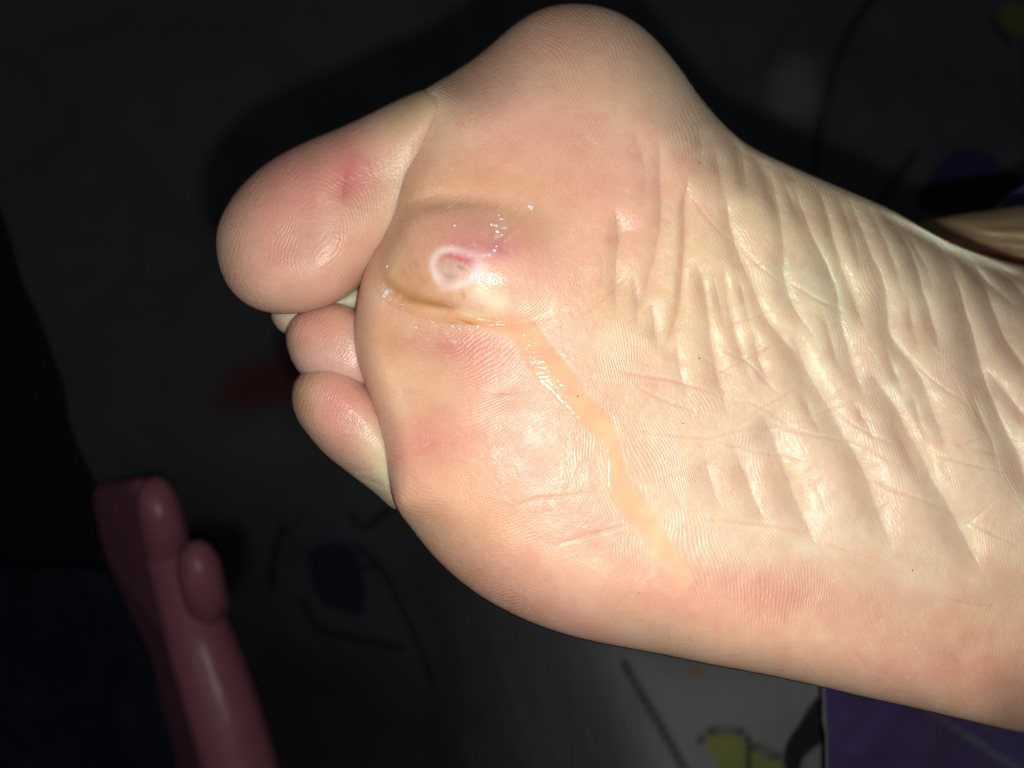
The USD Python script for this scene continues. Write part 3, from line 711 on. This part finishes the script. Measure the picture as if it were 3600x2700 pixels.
def sheet(outline, zfun, spacing, thick):
    """A cloth with the given outline (photograph pixels) at height zfun(x, y) metres, with a real thickness."""
    rim = resample(chaikin(outline, 2), spacing, True)
    poly = Polygon(rim)
    lo, hi = rim.min(0), rim.max(0)
    U, V = np.meshgrid(np.arange(lo[0], hi[0], spacing), np.arange(lo[1], hi[1], spacing))
    p = np.column_stack([U.ravel(), V.ravel()])
    p = p[contains_xy(poly, p[:, 0], p[:, 1])]
    p = p[cKDTree(resample(rim, 2, True)).query(p)[0] > spacing * .6]
    P = np.vstack([rim, p])
    tri = Delaunay(P).simplices
    c = P[tri].mean(1)
    tri = tri[contains_xy(poly, c[:, 0], c[:, 1])]
    ar = cross2(P, tri)
    tri[ar > 0] = tri[ar > 0][:, ::-1]
    z = zfun(P)
    top = place(P[:, 0], P[:, 1], z) / 1000
    bot = top - [0, 0, thick]
    n, r = len(P), np.arange(len(rim))
    r2 = np.roll(r, -1)
    side = np.vstack([np.column_stack([r, r + n, r2]), np.column_stack([r2, r + n, r2 + n])])
    ccw = Polygon(rim).exterior.is_ccw
    side = side if not ccw else side[:, ::-1]
    return np.vstack([top, bot]), np.vstack([tri, tri[:, ::-1] + n, side])

def fabric(name, a, b, sheen=.3):
    return mat(name, {'geo': ('geometry', {}), 'n': ('noise_texture', {'scale': 55.0, 'detail': 4.0}), 'n2': ('noise_texture', {'scale': 900.0, 'detail': 2.0}), 'r': ('rgb_ramp', {'ramp': [(.3, a), (.7, b)]}),
        'bp': ('bump', {'strength': .6, 'distance': .0005}), 'p': ('principled_bsdf', {'roughness': .75, 'specular_ior_level': .3, 'sheen_weight': sheen})},
        [('geo.position', 'n.vector'), ('geo.position', 'n2.vector'), ('n.fac', 'r.fac'), ('r.color', 'p.base_color'), ('n2.fac', 'bp.height'), ('bp.normal', 'p.normal')], 'p.BSDF')
purple = fabric('purple_cloth', (.030, .017, .055), (.050, .028, .13))
def purple_z(P):
    z = -118 + 6 * fbm2(P, 260, 101, 3)
    z = z + 5 * np.exp(-(((P[:, 0] - 3200) * .5 - (P[:, 1] - 2450) * .86) / 45) ** 2) - 5 * np.exp(-(((P[:, 0] - 3330) * .58 - (P[:, 1] - 2560) * .81) / 35) ** 2)
    return z - 60 * smooth01((1500 - P[:, 1]) / 800)
pv = sheet(np.array([(2912, 2900), (2912, 2700), (2908, 2550), (2898, 2400), (2905, 2250), (3000, 1900), (3200, 1300), (3400, 900), (3525, 710), (3570, 672), (3700, 590), (4300, 600), (4400, 1600), (4400, 2900)], float), purple_z, 22, .004)
tag(obj('purple_cloth', pv, purple, smooth=50).GetPrim(), 'deep purple cloth with a straight edge lying under the heel end of the foot', 'cloth')

blue = fabric('navy_cloth', (.006, .010, .022), (.010, .022, .045), .0)
bzf = lambda P: -560 + 25 * fbm2(P, 240, 111, 3)
nv = sheet(np.array([(-300, 2000), (-100, 1990), (150, 2010), (330, 1990), (420, 2050), (500, 2300), (640, 2600), (760, 2950), (300, 3000), (-300, 3000)], float), bzf, 26, .006)
tag(obj('blue_cloth', nv, blue, smooth=50).GetPrim(), 'crumpled dark blue cloth in the corner left of the pink plastic object', 'cloth')

# ---------------------------------------------------------------- the pink plastic object at the lower left
pink = mat('pink_plastic', {'geo': ('geometry', {}), 'n': ('noise_texture', {'scale': 60.0, 'detail': 3.0}), 'r': ('rgb_ramp', {'ramp': [(.2, (.49, .17, .22)), (.8, (.58, .21, .27))]}), 'bp': ('bump', {'strength': .25, 'distance': .0012}), 'p': ('principled_bsdf', {'roughness': .33, 'specular_ior_level': .5})},
    [('geo.position', 'n.vector'), ('n.fac', 'r.fac'), ('r.color', 'p.base_color'), ('n.fac', 'bp.height'), ('bp.normal', 'p.normal')], 'p.BSDF')
PZ = -395.0
def sph(u, v, z, rpx):
    c = place(np.array(u, float), np.array(v, float), z)
    return m3.Manifold.sphere(rpx * K * (D - z) / D, 36).translate([float(q) for q in c])
def chain(pts):
    return sum((m3.Manifold.batch_hull([sph(*a), sph(*b)]) for a, b in zip(pts[1:-1], pts[2:])), m3.Manifold.batch_hull([sph(*pts[0]), sph(*pts[1])]))
def soften(m, length=4.0, it=14):
    mm = m.refine_to_length(length).to_mesh()
    t = trimesh.Trimesh(np.asarray(mm.vert_properties)[:, :3], np.asarray(mm.tri_verts), process=True)
    trimesh.smoothing.filter_taubin(t, .5, -.52, it)
    t.apply_scale(.001)
    return t
pk = thing('pink_plastic_object', 'glossy pink plastic arm with two rounded knobs standing at the lower left', 'plastic object')
arm = chain([(560, 1860, PZ - 40, 70), (640, 2080, PZ - 30, 95), (705, 2250, PZ - 20, 116), (782, 2480, PZ - 15, 126), (862, 2760, PZ - 10, 128), (925, 3050, PZ, 130)])
slab = m3.Manifold.batch_hull([sph(*a) for a in [(372, 1738, PZ - 130, 46), (500, 1712, PZ - 50, 34), (600, 1900, PZ - 30, 22), (395, 1960, PZ - 150, 22), (620, 2050, PZ - 40, 30), (470, 2050, PZ - 170, 24)]])
slab = slab + m3.Manifold.batch_hull([sph(*a) for a in [(395, 1960, PZ - 150, 22), (620, 2050, PZ - 40, 30), (560, 2300, PZ - 170, 30), (720, 2350, PZ - 40, 40)]])
slab = slab + m3.Manifold.batch_hull([sph(*a) for a in [(560, 2300, PZ - 170, 30), (720, 2350, PZ - 40, 40), (640, 2600, PZ - 170, 30), (780, 2600, PZ - 40, 40), (740, 3050, PZ - 170, 30), (860, 3050, PZ - 40, 40)]])
arm = arm + slab
hollow = chain([(690, 1990, PZ + 18, 84), (720, 2130, PZ + 16, 80)])
obj('arm', soften(arm - hollow), pink, pk, 60)
obj('knob', soften(chain([(548, 1738, PZ - 20, 72), (572, 1840, PZ - 20, 76), (590, 1940, PZ - 34, 80)])), pink, pk, 60)
obj('knob', soften(chain([(695, 1965, PZ + 10, 76), (712, 2060, PZ + 8, 78), (735, 2130, PZ - 5, 76)])), pink, pk, 60)

# ---------------------------------------------------------------- loose bits of dry skin on the foot, and specks of dust
flake_mat = mat('dry_skin', {'geo': ('geometry', {}), 'n': ('noise_texture', {'scale': 3000.0}), 'r': ('rgb_ramp', {'ramp': [(.3, (.62, .56, .52)), (.7, (.86, .83, .82))]}), 'p': ('principled_bsdf', {'roughness': .45, 'subsurface_weight': .3, 'subsurface_scale': .0003})},
    [('geo.position', 'n.vector'), ('n.fac', 'r.fac'), ('r.color', 'p.base_color')], 'p.BSDF')
dust_mat = mat('dark_dust', {'n': ('noise_texture', {'scale': 4000.0}), 'r': ('rgb_ramp', {'ramp': [(0, (.02, .018, .016)), (1, (.06, .05, .05))]}), 'p': ('principled_bsdf', {'roughness': .8})}, [('n.fac', 'r.fac'), ('r.color', 'p.base_color')], 'p.BSDF')
lint_mat = mat('grey_lint', {'n': ('noise_texture', {'scale': 4000.0}), 'r': ('rgb_ramp', {'ramp': [(0, (.30, .32, .36)), (1, (.55, .57, .60))]}), 'p': ('principled_bsdf', {'roughness': .8})}, [('n.fac', 'r.fac'), ('r.color', 'p.base_color')], 'p.BSDF')
def on_skin(pts):
    pts = np.atleast_2d(np.asarray(pts, float))
    return place(pts[:, 0], pts[:, 1], height_M(pts, True))
def flake(u, v, r, lift=.12):
    """A ragged, slightly curled scale of skin r pixels across."""
    n = 9
    a = np.linspace(0, 2 * np.pi, n, endpoint=False) + rng.uniform(0, 6)
    rr = r * rng.uniform(.35, 1.1, n)
    c = on_skin([(u, v)])[0]
    k = K * (D - c[2]) / D
    tilt = rng.normal(0, .25, 2)
    x, y = rr * np.cos(a) * k, -rr * np.sin(a) * k * rng.uniform(.5, 1)
    z = .05 + lift * (rr / r) ** 2 * rng.uniform(.3, 1.4, n) + x * tilt[0] + y * tilt[1]
    top = np.vstack([[0, 0, .07], np.column_stack([x, y, z])]) + c
    bot = top - [0, 0, .05]
    q = np.arange(n)
    f = np.column_stack([np.zeros(n, int), 1 + (q + 1) % n, 1 + q])
    m = n + 1
    side = np.vstack([np.column_stack([1 + q, 1 + (q + 1) % n, 1 + q + m]), np.column_stack([1 + (q + 1) % n, 1 + (q + 1) % n + m, 1 + q + m])])
    t = trimesh.Trimesh(np.vstack([top, bot]) / 1000, np.vstack([f, f[:, ::-1] + m, side]), process=False)
    trimesh.repair.fix_normals(t)
    return t
def thread(pts, r):
    c = chaikin(np.array(pts, float), 2, False)
    p = on_skin(c) + [0, 0, .10]
    return sum((m3.Manifold.batch_hull([m3.Manifold.sphere(r, 6).translate(list(map(float, a))), m3.Manifold.sphere(r, 6).translate(list(map(float, b)))]) for a, b in zip(p[1:-1], p[2:])),
               m3.Manifold.batch_hull([m3.Manifold.sphere(r, 6).translate(list(map(float, p[0]))), m3.Manifold.sphere(r, 6).translate(list(map(float, p[1])))])).scale([.001] * 3)
for x, y, r in [(1220, 480, 14), (1245, 500, 10), (1200, 430, 12), (1245, 380, 11), (1225, 350, 8), (1170, 425, 9), (1470, 285, 14), (1480, 300, 10), (880, 430, 9), (340, 955, 17), (360, 945, 11), (334, 885, 9), (360, 745, 8), (335, 975, 9), (370, 1010, 7), (385, 1000, 6), (580, 1222, 8), (1150, 655, 12), (1190, 620, 11), (1205, 590, 9), (1115, 668, 9), (870, 1210, 10), (920, 1230, 9), (1000, 1230, 8), (1060, 1215, 9)]:
    p = cb((x, y))[0]
    obj('skin_flake', flake(p[0], p[1], r * .8), flake_mat, person, False)
for x, y, r in [(1398, 798, 7), (1400, 790, 5), (1690, 580, 4)]:
    obj('skin_flake', flake(x * S, y * S, r * 1.2), flake_mat, person, False)
for l, lab in [([(455, 1050), (470, 1035), (490, 1045), (480, 1075), (455, 1065), (480, 1085), (520, 1110), (545, 1135)], 'tiny looped pale thread of lint beside the lower left edge of the blister'),
               ([(820, 295), (870, 270), (900, 240), (925, 222)], 'fine pale fibre lying above the blister')]:
    t = thread(cb(*l), .035)
    tag(obj('lint_thread', t, flake_mat, smooth=True).GetPrim(), lab, 'lint')
for p, r, m, lab in [(c4((409, 568)), 4.5, dust_mat, 'black dust speck among the pale arch folds, the roundest one'), (c3((636, 793)), 4, dust_mat, 'tiny brown speck on the smooth skin high on the inner arch'), (c4((317, 930)), 4, dust_mat, 'thin dark speck on pale skin right of the fluid streak'),
                  (c5((1532, 540)), 5, dust_mat, 'dark fibre speck stuck inside the amber fluid streak'), (c8((852, 187)), 8, lint_mat, 'pale grey lint speck below the end of the fluid streak'), (Cr(3000, 1500, 600 / 905, [(312, 762)]), 4.5, dust_mat, 'dark speck at the lower end of a deep arch fold')]:
    c = on_skin(p)[0]
    q = m3.Manifold.sphere(r * K * .62, 10).scale([1.0, .7, .6]).rotate([0, 0, float(rng.uniform(0, 180))]).translate([float(c[0]), float(c[1]), float(c[2]) + .08]).scale([.001] * 3)
    tag(obj('speck', q, m, smooth=True).GetPrim(), lab, 'speck')
